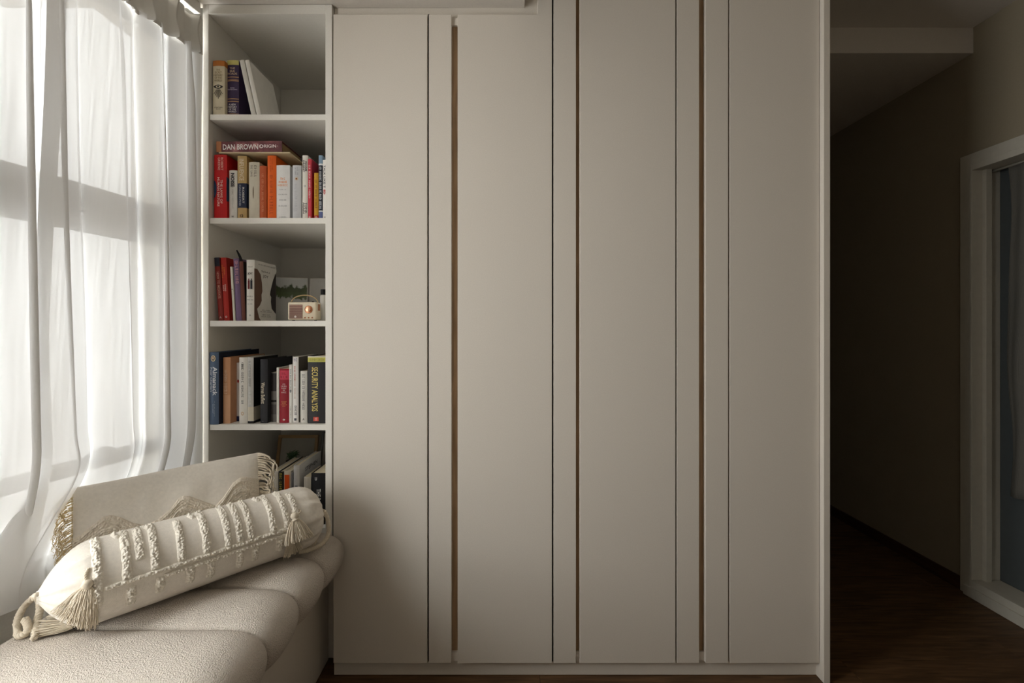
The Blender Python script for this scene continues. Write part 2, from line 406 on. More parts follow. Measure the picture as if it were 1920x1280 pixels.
def channel(y0, y1, name='cushion_channel'):
    NW, NF = 150, 22
    mb = MB(); vs = []
    for i in range(NW):
        w = i/NW; p = prof(w); q0, q1 = prof(max(0, w-.004)), prof(min(1, w+.004)); t = (q1-q0)
        n = Vector((-t.y, t.x)); n = n.normalized() if n.length > 1e-6 else Vector((0, 1))
        for j in range(NF+1):
            f = j/NF; e = abs(2*f-1)
            b = .015*(1-e**2.6)
            if p.y < .42: b *= max(0, (p.y-.41)/.01)*.8
            if p.x < -1.19: b *= .2
            yv = y0+(y1-y0)*f
            if e > .999: b -= .006 if p.y > .44 else 0
            wob = .0025*noise.noise(Vector((p.x*5, yv*6, p.y*5)))*(1 if p.y > .43 else 0)
            vs.append(Vector((p.x+n.x*(b+wob), yv, p.y+n.y*(b+wob)))-Vector((-.9, -.9, .41)))
    fs = [(i*(NF+1)+j, ((i+1) % NW)*(NF+1)+j, ((i+1) % NW)*(NF+1)+j+1, i*(NF+1)+j+1) for i in range(NW) for j in range(NF)]
    fs += [tuple(i*(NF+1) for i in range(NW)), tuple(i*(NF+1)+NF for i in range(NW))[::-1]]
    mb.add(vs, fs)
    o = mb.build(name, BOUCLE, cu, True)
    return o
seams = [-.012, -.185]+[-.185-.175*k for k in range(1, 12)]
for a, b in zip(seams[:-1], seams[1:]): channel(a, b)

# ================================================================ CURTAIN
def kx(s, z):
    low = sm(1.0, .62, z)
    return -1.150-.034*low-(.175+.06*low)*s
def fold(s, z, ph):
    top = sm(1.9, 2.4, z)
    p = s/.098+.35*sin(s*9+ph)+.25*sin(z*.9+s*5)+ph
    a = .025+.008*sin(s*23+ph)
    dx = a*sin(2*pi*p)+.006*sin(2*pi*p*2.3+z*1.3)+.004*noise.noise(Vector((s*20, z*1.5, ph)))
    ds = .016*sin(4*pi*p+.6)
    return dx, ds
def curtain_panel(name, s_of, ph, label, zt=2.35, zb=.578, n=260, shift=0):
    root = empty(name, (kx(.3, zb), -.3, zb))
    o0 = root.location
    NZ = 60; vs = []; uv = []
    for i in range(n+1):
        for j in range(NZ+1):
            z = zt+(zb-zt)*j/NZ; u = i/n; s = s_of(u, z)
            dx, ds = fold(s_of(u, 2.0), z, ph)
            amp = 1-.25*sm(2.1, 2.35, z)
            x = kx(s, z)+dx*amp+shift; y = -(s+ds*amp)
            lo = sm(.75, zb, z); y -= .01*lo*sin(s*31)
            x = x*sm(0, .03, s)+(-1.131)*(1-sm(0, .03, s)); vs.append(Vector((x, min(y, -.006), z+(.004*sin(s*40) if j == NZ else 0)))-o0); uv.append((s_of(u, 2.0)*1.6, z))
    fs = [(i*(NZ+1)+j, i*(NZ+1)+j+1, (i+1)*(NZ+1)+j+1, (i+1)*(NZ+1)+j) for i in range(n) for j in range(NZ)]
    mb = MB(); mb.add(vs, fs); mb.build('sheer_fabric', SHEER, root, True, uvs=uv)
    # stiff pinch-pleated heading
    vs = []; uv = []
    for i in range(n+1):
        u = i/n; s = s_of(u, 2.0); q = (s+.02) % .085/.085
        pin = -.030*max(0, 1-abs(q-.5)/.16)**.6*0+.028*max(0, 1-abs(q-.5)/.13)
        for j in range(9):
            z = 2.470-(2.470-2.335)*j/8; f = j/8
            x = kx(s, z)+.006+pin*(1-.55*sin(pi*min(1, f*1.15)))+.010*sin(2*pi*q)+shift; x = x*sm(0, .025, s)+(-1.128)*(1-sm(0, .025, s))
            vs.append(Vector((x, min(-s-.004, -.006)+.004*sin(2*pi*q*2), z))-o0); uv.append((s*1.6, z))
    fs = [(i*9+j, i*9+j+1, (i+1)*9+j+1, (i+1)*9+j) for i in range(n) for j in range(8)]
    mb = MB(); mb.add(vs, fs); o = mb.build('heading', HEADER, root, True, uvs=uv)
    md = o.modifiers.new('thickness', 'SOLIDIFY'); md.thickness = .003
    tag(root, label, 'curtain', 'sheer window curtains')
    return root
edge = lambda z: .475+.095*sm(.95, .62, z)**1.2-.012*sm(1.02, .93, z)*(1-sm(.93, .8, z))
curtain_panel('sheer_curtain', lambda u, z: .004+(edge(z)-.004)*u, .15, 'sheer white pleated curtain panel hanging beside the bookcase behind the cushions')
curtain_panel('sheer_curtain', lambda u, z: .425+(.80-.425)*u, .6, 'sheer white curtain panel whose edge meets the panel beside the bookcase', n=180, shift=-.018)  # ends out of view so the added bare window stays open
tr = MB().hexa([Vector((kx(s, 2.4)+dx, -s, z)) for z in (2.49, SOF-.001) for s, dx in ((.006, -.012), (.006, .012), (1.52, .012), (1.52, -.012))]).build('curtain_track', SHELFP, bevel=.002)
tag(tr, 'slim white curtain track fixed under the soffit', 'curtain track')

# ================================================================ BOOKS
WHITE, CREAM, INK = (236, 232, 224), (228, 218, 196), (32, 30, 30)
def book(name, label, x0, t, z0, h, ys, w, cov, group, lean=0, pages=None, bands=(), texts=(), marks=(), hard=True, back=None, flat=False, yaw=0, side=None):
    """upright book: local x = thickness, y = depth from the spine, z = height"""
    rt = empty(name, (x0, ys, z0), (0, R(-lean), R(yaw)))
    tag(rt, label, 'book', group)
    cm = cmat(cov); bt = .0022 if hard else .0009; ov = .003 if hard else .0006
    mb = MB(); rs = min(.003, t*.12)
    # U shaped cover: rounded spine and two boards
    prof_ = []
    NS = 6
    for i in range(NS+1):
        a = i/NS; prof_.append((t*a, rs*(1-(sin(pi*a)))*1.0))
    outer = [(0, w)]+[(x, y) for x, y in prof_]+[(t, w)]
    inner = [(bt, w), (bt, rs+bt*1.2), (t-bt, rs+bt*1.2), (t-bt, w)]
    no = len(outer)
    ring = outer+inner[::-1]
    n = len(ring)
    vs = [(x, y, 0) for x, y in ring]+[(x, y, h) for x, y in ring]
    fs = [(i, (i+1) % n, n+(i+1) % n, n+i) for i in range(n)]
    # caps as quads between outer and inner
    iR, iRi, iLi, iL = no, no+1, no+2, no+3        # ring index: t-bt,w ; t-bt,rs ; bt,rs ; bt,w
    for o, fl_ in ((0, 1), (n, 0)):
        cf = [(0, 1, iLi, iL), tuple(range(1, no-1))+(iRi, iLi), (no-2, no-1, iR, iRi)]
        fs += [tuple(k+o for k in (f[::-1] if fl_ else f)) for f in cf]
    mb.add(vs, fs); c = mb.build('cover', cm, rt)
    MB().box(bt+.0002, t-bt-.0002, rs+bt*1.2+.0002, w-ov, ov, h-ov).build('pages', PAGES if pages is None else cmat(pages, .9), rt)
    for (a, b, colr) in bands:
        f0, f1 = (0, 1) if len((a, b)) == 2 else (0, 1)
        pts = []
        NS2 = 6; m2 = MB(); vs = []
        for i in range(NS2+1):
            q = i/NS2; x = t*q; y = rs*(1-sin(pi*q))-.0004
            vs += [(x, y, h*a), (x, y, h*b)]
        vs0 = len(vs)
        vs += [(v[0], v[1]+.0005, v[2]) for v in vs]
        k = NS2+1
        fs = [(2*i, 2*i+2, 2*i+3, 2*i+1) for i in range(NS2)]+[(vs0+2*i, vs0+2*i+1, vs0+2*i+3, vs0+2*i+2) for i in range(NS2)]
        m2.add(vs, fs); m2.build('spine_band', cmat(colr), c)
        if side is not False and lean == 0 and not flat:
            MB().box(t+.0001, t+.0005, 0.001, w-.001, h*a, h*b).build('cover_band', cmat(colr), c)
    for tx in texts:
        s_, u0, v0, ln, ht, colr = tx[:6]; mode = tx[6] if len(tx) > 6 else 'v'; bold = tx[7] if len(tx) > 7 else .012
        yy_ = -.0007
        if mode == 'v': pf = lambda u, v, u0=u0, v0=v0: Vector((t*u0+v, yy_, h*v0-u))
        elif mode == 'h': pf = lambda u, v, u0=u0, v0=v0: Vector((t*u0+u, yy_, h*v0+v))
        elif mode == 'c': pf = lambda u, v, u0=u0, v0=v0: Vector((t+.0007, w*u0+u, h*v0+v))   # on the right-hand cover
        L_ = ln*(w if mode == 'c' else h if mode == 'v' else t); H_ = ht*(h if mode == 'c' else t if mode == 'v' else h)
        lettering(s_, cmat(colr), c, pf, L_, H_, bold)
    for (a, b, cdl, dl, colr) in marks:              # small printed rectangle/ellipse: x0,x1 (of t), z0,z1 (of h)
        pass
    rt['_t'] = t; rt['_h'] = h; rt['_w'] = w
    for k in ('_t', '_h', '_w'): del rt[k]
    return rt, c, t, h, w
def disc(par, m, cx, cz, rx, rz, y=-.0007, n=24, name='emblem', ring=0):
    mb = MB(); vs = []
    if ring:
        for k in (1, ring): vs += [(cx+rx*k*cos(2*pi*i/n), y, cz+rz*k*sin(2*pi*i/n)) for i in range(n)]
        mb.add(vs, [(i, (i+1) % n, n+(i+1) % n, n+i) for i in range(n)])
    else:
        vs = [(cx+rx*cos(2*pi*i/n), y, cz+rz*sin(2*pi*i/n)) for i in range(n)]; mb.add(vs, [tuple(range(n))])
    return mb.build(name, m, par)
def patch(par, m, x0, x1, z0, z1, y=-.0007, name='emblem'):
    return MB().add([(x0, y, z0), (x1, y, z0), (x1, y, z1), (x0, y, z1)], [(0, 1, 2, 3)]).build(name, m, par)
YS = .03
def B(label, a, b, top, zs, cov, grp, ys=YS, w=.155, lean=0, **k):
    x0, x1 = fx(a, ys), fx(b, ys); h = fz(top, ys)-zs
    t = (x1-x0)*cos(R(lean))
    return book('book', label, x0, t-.0006, zs+.0003, h/cos(R(lean)), ys, w, cov, grp, lean, **k)
# ---- top shelf
G = 'books on the top shelf'; Z = SHZ[0]
rt, c, t, h, w = B('cream book spine with black eye emblem and orange top on the top shelf', 398.5, 420.6, 113.4, Z, (222, 210, 182), G, ys=.012,
  bands=[(.90, 1, (196, 120, 54))],
  texts=[('THE\nSECRET\nHISTORY\nOF THE\nWORLD', .5, .73, .72, .23, (150, 128, 92), 'h'), ('JONATHAN\nBLACK', .5, .13, .7, .05, (120, 110, 90), 'h')])
k_ = cmat(INK)
eye = MB(); zc = h*.52
eye.add([(t*.5+t*.40*cos(a)*1.0, -.0008, zc+.008*sin(a)*(1-.35*abs(cos(a)))) for a in [2*pi*i/24 for i in range(24)]], [tuple(range(24))])
for i in range(-3, 4):
    a = i*.17; x0 = t*.5+sin(a)*.012; z0 = zc-.012
    eye.add([(t*.5+i*.0022-.0006, -.0008, zc-.011), (t*.5+i*.0022+.0006, -.0008, zc-.011), (t*.5+i*.0055*.95+.0012, -.0008, zc-.045+abs(i)*.006), (t*.5+i*.0055*.95-.0012, -.0008, zc-.045+abs(i)*.006)], [(0, 1, 2, 3)])
eye.build('emblem', k_, c)
disc(c, cmat((222, 210, 182)), t*.5, zc, t*.2, .0045, -.0012); disc(c, k_, t*.5, zc, t*.09, .0025, -.0016)
B('dark purple thick book with gold bands and lettering on the top shelf', 424.8, 447.3, 113, Z, (66, 52, 84), G, w=.16,
  bands=[(.92, 1, (214, 206, 128)), (.70, .715, (190, 150, 110)), (.66, .668, (190, 150, 110)), (.635, .65, (190, 150, 110)), (.32, .335, (190, 150, 110)), (.275, .29, (190, 150, 110)), (.0, .055, (206, 200, 192)), (.065, .072, (190, 150, 110))], side=False,
  texts=[('THE\nSILK\nROADS', .5, .81, .8, .13, (214, 190, 160), 'h'), ('PETER\nFRANKOPAN', .5, .50, .8, .05, (190, 180, 200), 'h'), ('A NEW\nHISTORY\nOF THE\nWORLD', .5, .165, .75, .155, (226, 222, 226), 'h', .02)])
B('thin white book leaning against the purple book on the top shelf', 472, 481, 113.5, Z, WHITE, G, lean=12.4, w=.175)
B('white square book leaning at the end of the top shelf row', 482.4, 490.5, 113.5, Z, (238, 235, 228), G, lean=12.4, w=.175)
# ---- second shelf
G = 'books on the second shelf'; Z = SHZ[1]
rt, c, t, h, w = B('bright red thick hardback with blue circle on the second shelf', 400.7, 424.6, 289.8, Z, (206, 34, 36), G, w=.16, ys=.02,
  texts=[('ROBERT\nGREENE', .55, .855, .2, .42, (250, 190, 180)), ('THE LAWS OF\nHUMAN NATURE', .5, .42, .45, .42, (252, 215, 205))])
nb = cmat((36, 58, 92))
mb = MB(); mb.add([(0, -.0006+.0028, h*.60), (0, .0022, h*.33)]+[(t*.22*cos(a), .0012, h*(.465+.135*sin(a))) for a in [-pi/2+pi*i/12 for i in range(13)]], [tuple(range(0, 15))]); mb.build('emblem', nb, c)
mb = MB(); mb.add([(t+.0006, .0+.045*cos(a)*1.0+.0, h*(.465+.19*sin(a))) for a in [-pi/2+pi*i/16 for i in range(17)]], [tuple(range(17))]); mb.build('emblem', nb, c)
B('short white paperback with black block title beside the red hardback', 429, 444, 319, Z, WHITE, G, w=.14, hard=False,
  texts=[('NOISE', .5, .80, .28, .45, (70, 70, 72), 'v', .05), ('~68', .5, .45, .45, .2, (190, 184, 176)), ('W', .5, .06, .3, .04, INK, 'h')])
B('tan and navy banded book with pale title on the second shelf', 444.8, 462, 292, Z, (204, 172, 116), G, w=.16, bands=[(.185, .57, (40, 48, 74))],
  texts=[('INFLUENCE', .5, .78, .34, .5, (240, 226, 200)), ('ROBERT', .68, .38, .33, .24, (220, 216, 214)), ('CIALDINI PHD', .32, .38, .33, .2, (180, 184, 196)), ('12', .5, .06, .35, .04, INK, 'h', .03)])
rt, c, t, h, w = B('cream paperback with one narrow dark mark on its spine', 466, 486, 303.8, Z, (224, 216, 198), G, w=.15, hard=False,
  texts=[('~35', .3, .84, .2, .2, (120, 112, 100)), ('~5', .65, .84, .2, .25, (120, 112, 100))])
disc(c, cmat((90, 66, 30)), t*.45, h*.47, .0018, .024)
B('copper orange paperback with pale edge strips on the second shelf', 486.3, 499.5, 310.8, Z, (196, 92, 48), G, w=.14, hard=False, bands=[(0, .035, (236, 226, 214))], side=False,
  texts=[('~33467', .5, .5, .7, .3, (226, 150, 110))])
B('bright plain orange tall book on the second shelf', 500.8, 517.4, 291.4, Z, (240, 104, 22), G, w=.16,
  texts=[('~65/87', .5, .86, .22, .35, (196, 76, 10)), ('~353', .5, .55, .28, .35, (196, 76, 10)), ('~7', .5, .22, .28, .4, (196, 76, 10))])
B('thick white paperback with orange title lettering on the second shelf', 517.8, 543, 309.5, Z, (238, 236, 234), G, w=.15, hard=False,
  texts=[('~3/5/6', .5, .69, .72, .16, (238, 146, 70), 'h', .02), ('~63', .5, .55, .5, .018, (150, 150, 150), 'h'), ('~8', .5, .46, .6, .02, (120, 120, 120), 'h'), ('~6', .5, .36, .5, .02, (120, 120, 120), 'h'), ('~9', .5, .25, .6, .02, (120, 120, 120), 'h'), ('~18', .5, .045, .5, .018, (120, 120, 120), 'h')])
rt, c, t, h, w = B('pale grey paperback with small red-brown dot on the second shelf', 548, 564.3, 309.8, Z, (206, 206, 208), G, w=.15, hard=False,
  texts=[('~43/24', .5, .89, .14, .4, (150, 150, 154)), ('~356', .45, .4, .5, .3, (184, 184, 188))])
disc(c, cmat((222, 196, 160)), t*.5, h*.75, .006, .006); disc(c, cmat((120, 52, 30)), t*.5, h*.75, .003, .003, -.0012)
B('white tall book with black capital author name and title', 566.7, 577.1, 291, Z, (232, 226, 216), G, w=.16,
  texts=[('ADAM\nGRANT', .5, .83, .21, .75, INK, 'v', .02), ('THINK\nAGAIN', .5, .18, .2, .75, INK, 'v', .02), ('O', .5, .52, .35, .03, (120, 120, 120), 'h')])
B('pink-red slim book with white lettering on the second shelf', 577.4, 584.2, 297.8, Z, (204, 62, 76), G, w=.15,
  texts=[('~3556', .5, .62, .55, .5, (246, 220, 220)), ('o', .5, .04, .5, .025, WHITE, 'h')])
B('mustard yellow slim book with red foot on the second shelf', 588.8, 597, 324, Z, (200, 146, 34), G, w=.13, hard=False, bands=[(0, .09, (180, 40, 36))],
  texts=[('~3267', .5, .55, .6, .5, (110, 74, 20)), ('o', .5, .045, .6, .04, WHITE, 'h')])
B('blue-grey and black slim book with white vertical lettering', 597.3, 604.6, 291, Z, (132, 156, 178), G, w=.15, bands=[(.14, .84, (38, 42, 52)), (.845, .87, (226, 226, 226)), (.125, .14, (226, 226, 226)), (0, .12, (92, 104, 150))],
  texts=[('~386257', .5, .49, .66, .65, (214, 218, 224))])
B('white book with black and red capitals beside the bookcase side', 604.9, 614.5, 299.8, Z, (234, 230, 224), G, w=.15, hard=False,
  texts=[('TALK LIKE T', .38, .72, .42, .4, (60, 60, 64)), ('ED', .38, .46, .09, .4, (190, 40, 40), 'v', .04), ('o', .5, .04, .3, .02, INK, 'h')])
# flat items on top of the row
zf = fz(289.8, YS)+.0012
nbk = empty('notebook', (fx(410, .02), .02, zf)); tag(nbk, 'thin cream notebook lying flat under the maroon novel', 'notebook')
MB().box(0, fx(544, .02)-fx(410, .02), 0, .185, 0, .0035).build('cover', cmat((206, 188, 152)), nbk, bevel=.0006)
MB().box(.002, fx(544, .02)-fx(410, .02)-.002, .002, .183, .0035, .0055).build('pages', PAGES, nbk)
ys = .025; x0 = fx(406, ys); L_ = fx(528.5, ys)-x0; tk = .0405
db = empty('book', (x0, ys, zf+.006), (0, R(-.6), 0)); tag(db, 'maroon thick hardback novel lying flat across the second shelf row', 'book', 'books on the second shelf')
MAR = bpy.data.materials.new('maroon_jacket'); MAR.use_nodes = True
nt = MAR.node_tree; b_ = nt.nodes['Principled BSDF']; tc = nt.nodes.new('ShaderNodeTexCoord'); nz = nt.nodes.new('ShaderNodeTexNoise'); nz.inputs['Scale'].default_value = 22; nz.inputs['Detail'].default_value = 4
cr = nt.nodes.new('ShaderNodeValToRGB'); nt.links.new(tc.outputs['Object'], nz.inputs['Vector']); nt.links.new(nz.outputs[0], cr.inputs[0]); nt.links.new(cr.outputs[0], b_.inputs['Base Color'])
cr.color_ramp.elements[0].position = .35; cr.color_ramp.elements[0].color = lin((84, 30, 40))+(1,); cr.color_ramp.elements[1].position = .72; cr.color_ramp.elements[1].color = lin((196, 130, 130))+(1,)
e = cr.color_ramp.elements.new(.55); e.color = lin((122, 54, 62))+(1,)
b_.inputs['Roughness'].default_value = .4
mb = MB(); mb.box(0, L_, 0, .0035, 0, tk).box(0, L_, .0035, .163, 0, .0028).box(0, L_, .0035, .163, tk-.0028, tk)
cv = mb.build('cover', MAR, db)
MB().box(.004, L_-.004, .0037, .158, .003, tk-.003).build('pages', mat('brown_pages', (150, 122, 84), .9, (60, .4, .0006), .1, scale=(1, 1, 30)), db)
MB().box(-.0004, L_*.075, -.0006, .0, .0, tk).build('spine_band', cmat((196, 132, 92)), cv)
lettering('DAN BROWN', cmat((246, 240, 236)), cv, lambda u, v: Vector((L_*.37+u, -.0008, tk*.47+v)), L_*.54, tk*.52, .015)
lettering('ORIGIN', cmat((240, 226, 222)), cv, lambda u, v: Vector((L_*.79+u, -.0008, tk*.52+v)), L_*.25, tk*.30, .015)
disc(cv, cmat((240, 226, 222)), L_*.685, tk*.5, .0075, .0075, -.0009, ring=.7); disc(cv, cmat((240, 226, 222)), L_*.935, tk*.52, .0015, .0015)

# ---- third shelf
G = 'books on the third shelf'; Z = SHZ[2]
B('dull red book with navy top leaning at the start of the third shelf', 409.5, 419.3, 483, Z, (150, 52, 46), G, lean=4.1, bands=[(.86, 1, (48, 48, 62))],
  texts=[('HOW TO MEDITATE', .55, .56, .42, .45, (226, 178, 160)), ('A', .5, .05, .4, .03, WHITE, 'h')])
B('brighter red book with orange and white lettering on the third shelf', 419.8, 430, 483, Z, (186, 52, 44), G, lean=3.2,
  texts=[('~7/64', .45, .78, .2, .6, (238, 140, 60)), ('~5/4', .5, .52, .16, .6, (246, 226, 214)), ('o', .5, .06, .4, .03, WHITE, 'h')])
B('thin white booklet leaning between red and purple books', 437.2, 441.6, 500, Z, (230, 224, 212), G, lean=3.4, w=.14, hard=False, texts=[('o', .5, .58, .6, .02, INK, 'h')])
B('violet purple book with pale lettering on the third shelf', 442.2, 452.6, 484.6, Z, (124, 102, 136), G, lean=2.6, texts=[('~9', .6, .78, .36, .55, (226, 170, 176))])
rt, c, t, h, w = B('dark brown notebook with black ribbon on the third shelf', 453, 460.6, 490, Z, (112, 66, 56), G, lean=2.5, w=.15)
MB().box(t+.0002, t+.0006, .002, w-.002, .002, h-.002).build('cover_band', cmat((38, 28, 26)), c)
rb = MB(); o_ = Vector((t*.5, .012, h))
for sx in (0, .004): rb.tube([o_+Vector((sx, 0, -.03)), o_+Vector((sx-.004, -.006, .006)), o_+Vector((sx-.012, -.004, .025)), o_+Vector((-.022+sx*.4, 0, .045))], [.0032, .003, .0026, .002], 8)
rb.build('ribbon', cmat((20, 18, 18)), rt, True)
rt, c, t, h, w = B('white hardback with small figures and two dark cover shapes beside the radio', 461.6, 476.8, 487, Z, (234, 230, 222), G, w=.16,
  texts=[('The Book of', .5, .885, .6, .05, (120, 110, 100), 'h'), ('JOY', .5, .77, .65, .045, (80, 76, 72), 'h', .03), ('~5', .5, .40, .75, .018, (90, 90, 92), 'h'), ('~75', .5, .345, .8, .018, (90, 90, 92), 'h'), ('~47', .5, .275, .6, .016, (120, 120, 120), 'h'), ('A', .5, .09, .25, .03, (120, 120, 120), 'h'),
         ('~34579', .55, .945, .75, .02, (110, 104, 96), 'c'), ('The Book of', .5, .84, .4, .03, (100, 92, 84), 'c'), ('JOY', .5, .755, .26, .06, (90, 84, 78), 'c'), ('~47/258', .52, .17, .5, .045, (110, 96, 84), 'c'), ('~54/75', .52, .09, .5, .05, (96, 84, 74), 'c')])
for i, (cx, colr) in enumerate(((.33, (120, 50, 50)), (.66, (40, 42, 50)))):
    disc(c, cmat(colr), t*cx, h*.68, .0023, .0028); patch(c, cmat(colr), t*(cx-.13), t*(cx+.13), h*.52, h*.665)
def side_shape(pts, colr): MB().add([(t+.0006, w*a, h*b) for a, b in pts], [tuple(range(len(pts)))]).build('cover_print', cmat(colr), c)
side_shape([(.0, .86), (.13, .86), (.27, .78), (.33, .64), (.35, .50), (.31, .44), (.32, .34), (.24, .26), (.12, .2), (.2, .06), (.28, .004), (.0, .004)], (112, 82, 66))
side_shape([(.99, .86), (.86, .74), (.78, .62), (.72, .52), (.70, .46), (.76, .42), (.74, .34), (.78, .22), (.93, .15), (.99, .13)], (52, 44, 44))
# printed cards behind
def print_mat(name, sky, green, low, sc):
    m = bpy.data.materials.new(name); m.use_nodes = True; nt = m.node_tree; N = nt.nodes; L = nt.links; b = N['Principled BSDF']; b.inputs['Roughness'].default_value = .35
    tc = N.new('ShaderNodeTexCoord'); sx = N.new('ShaderNodeSeparateXYZ'); L.new(tc.outputs['Generated'], sx.inputs[0])
    nz = N.new('ShaderNodeTexNoise'); nz.inputs['Scale'].default_value = sc; nz.inputs['Detail'].default_value = 5; L.new(tc.outputs['Generated'], nz.inputs['Vector'])
    ma = N.new('ShaderNodeMath'); ma.operation = 'MULTIPLY_ADD'; ma.inputs[1].default_value = .35; L.new(nz.outputs[0], ma.inputs[0]); L.new(sx.outputs[2], ma.inputs[2])
    cr = N.new('ShaderNodeValToRGB'); cr.color_ramp.interpolation = 'LINEAR'; L.new(ma.outputs[0], cr.inputs[0])
    els = [(.0, (90, 110, 84)), (.16, low), (.70, low), (.74, green), (.96, tuple(int(v*.8) for v in green)), (1.0, sky)]
    cr.color_ramp.elements[0].position = 0; cr.color_ramp.elements[0].color = lin(els[0][1])+(1,)
    cr.color_ramp.elements[1].position = 1; cr.color_ramp.elements[1].color = lin(sky)+(1,)
    for p, q in els[1:-1]: cr.color_ramp.elements.new(p).color = lin(q)+(1,)
    L.new(cr.outputs[0], b.inputs['Base Color']); return m
def card(label, p0, p1, z0, h, m, lean=6):
    d = Vector((p1[0]-p0[0], p1[1]-p0[1], 0)); ln = d.length
    r = empty('photo_print', (p0[0], p0[1], z0+.0005), (R(-lean), 0, math.atan2(d.y, d.x))); tag(r, label, 'photo', 'photo prints behind the radio')
    MB().box(0, ln, 0, .002, 0, h).build('card', cmat(WHITE), r)
    o = MB().box(.002, ln-.002, -.0006, 0, .002, h-.002).build('printed_face', m, r)
    return r, o
r_, o_ = card('printed landscape photo with dark green trees standing behind the radio', (fx(512, .26), .26), (fx(576, .30), .30), SHZ[2], .195, print_mat('landscape_print', (206, 208, 208), (92, 106, 68), (206, 206, 202), 7))
r_, o_ = card('pale photo print standing by the bookcase side behind the radio', (fx(577, .30), .305), (-.682, .31), SHZ[2], .195, cmat((210, 208, 204)))
for a, b_, c_, d_ in ((.02, .028, .05, .088), (.055, .075, .055, .075), (.05, .08, .06, .068)): pass
patch(r_, cmat((40, 36, 36)), .045, .062, .055, .085, -.0009, 'printed_figure'); patch(r_, cmat((60, 52, 48)), .012, .022, .06, .09, -.0009, 'printed_figure')
# little box by the side
wx = empty('canister', (fx(606, .13), .13, SHZ[2]+.0003)); tag(wx, 'small white bottle with black cap half hidden beside the radio', 'bottle')
MB().lathe([(.011, 0), (.012, .003), (.012, .10), (.010, .104), (.008, .106)], (0, 0, 0), 20).build('bottle_body', cmat(WHITE), wx, True)
MB().lathe([(.0095, .106), (.0095, .127), (.009, .128)], (0, 0, 0), 20).build('cap', cmat((24, 24, 26)), wx)
# ---- radio
RC = mat('radio_cream', (236, 222, 196), .35, spec=.5); COP = mat('copper_metal', (206, 142, 106), .3, metal=.85); GRB = mat('radio_grille_brown', (126, 72, 56), .5)
ry = .05; rx0, rx1 = fx(538.8, ry), fx(592.5, ry); rw = rx1-rx0; rh = fz(564.8, ry)-SHZ[2]-.003
ra = empty('radio', (rx0, ry, SHZ[2]+.0003)); tag(ra, 'small cream retro radio with copper dial, brown grille and arched handle', 'radio')
MB().box(0, rw, 0, .05, .003, rh).build('body', RC, ra, True, bevel=.006, segs=4)
for x in (.012, rw-.012): MB().lathe([(.005, 0), (.005, .0035)], (x, .025, 0), 12).build('foot', cmat((40, 34, 30)), ra)
gx0, gx1, gz0, gz1 = rw*.075, rw*.53, rh*.12, rh*.87
gr = MB().box(gx0, gx1, -.0006, .001, gz0, gz1).build('grille', cmat((238, 226, 204)), ra)
for i in range(13):
    z = gz0+(gz1-gz0)*(i+.5)/13; MB().box(gx0, gx1, -.0022, -.0006, z-.0016, z+.0014).build('grille_bar', GRB, gr)
disc(gr, cmat((250, 244, 236)), gx0+(gx1-gx0)*.47, gz0+(gz1-gz0)*.13, .0042, .0042, -.0026, name='badge')
dl = MB().lathe([(.0150, 0), (.0150, .003), (.0130, .0042), (.0115, .0042)], (rw*.745, 0, rh*.60), 32, 'y').build('dial', COP, ra, True)
MB().lathe([(.0105, .0042), (.0105, .009), (.0092, .010), (.004, .0104)], (rw*.745, 0, rh*.60), 28, 'y').build('dial_knob', mat('dial_pale_copper', (238, 186, 150), .25, metal=.7), dl, True)
for k in (.62, .745, .87): MB().lathe([(.0028, 0), (.0028, .002), (.002, .003)], (rw*k, 0, rh*.17), 12, 'y').build('button', COP, ra, True)
ha = [(rw*.03+.5*(rw*.94)*(1-cos(pi*i/20)), .025, rh-.006+.034*sin(pi*i/20)**.8) for i in range(21)]
MB().tube(ha, .0024, 8).build('handle', mat('radio_handle_tan', (186, 160, 118), .5), ra, True)
MB().box(rw-.0005, rw+.0015, .018, .034, rh*.55, rh*.9).build('handle_mount', COP, ra)

# ---- fourth shelf
G = 'books on the fourth shelf'; Z = SHZ[3]
rt, c, t, h, w = B('large slate blue book with round cream emblem on the fourth shelf', 391.8, 410.3, 660.4, Z, (84, 102, 128), G, ys=.001, w=.27,
  texts=[("Almanack", .62, .60, .40, .45, (224, 226, 230), 'v', .02), ("Poor Charlie's", .25, .62, .35, .22, (200, 206, 214)), ('~3349/68/57', .5, .22, .25, .25, (180, 190, 204))])
disc(c, cmat((230, 206, 160)), t*.45, h*.915, .0085, .0115); disc(c, cmat((96, 92, 92)), t*.45, h*.915, .006, .0085, -.0012); disc(c, cmat((206, 180, 150)), t*.45, h*.92, .0035, .005, -.0016)
MB().box(t+.0001, t+.0005, .001, w-.001, .001, h-.001).build('cover_print', cmat((30, 38, 56)), c)
B('tan orange hardback with white lettering on the fourth shelf', 417.6, 431.5, 670, Z, (220, 164, 124), G, w=.24, ys=.02, bands=[(.0, .43, (226, 176, 138))], side=False,
  texts=[('~98', .4, .63, .36, .5, (244, 214, 186))])
rt, c, t, h, w = B('white paperback with red dot and navy foot between hardbacks', 443.4, 449, 680, Z, (228, 226, 226), G, ys=.06, w=.15, bands=[(0, .085, (40, 48, 90))])
disc(c, cmat((176, 50, 44)), t*.62, h*.685, .0035, .0065)
rt, c, t, h, w = B('white hardback with thin black vertical title on the fourth shelf', 447.8, 463.6, 670, Z, (238, 234, 226), G, w=.17, ys=.02,
  texts=[('~3562', .45, .6, .6, .28, (110, 106, 102)), ('~3', .45, .88, .1, .22, (60, 60, 60))])
disc(c, cmat((214, 180, 140)), t*.45, h*.15, .005, .007, ring=.6)
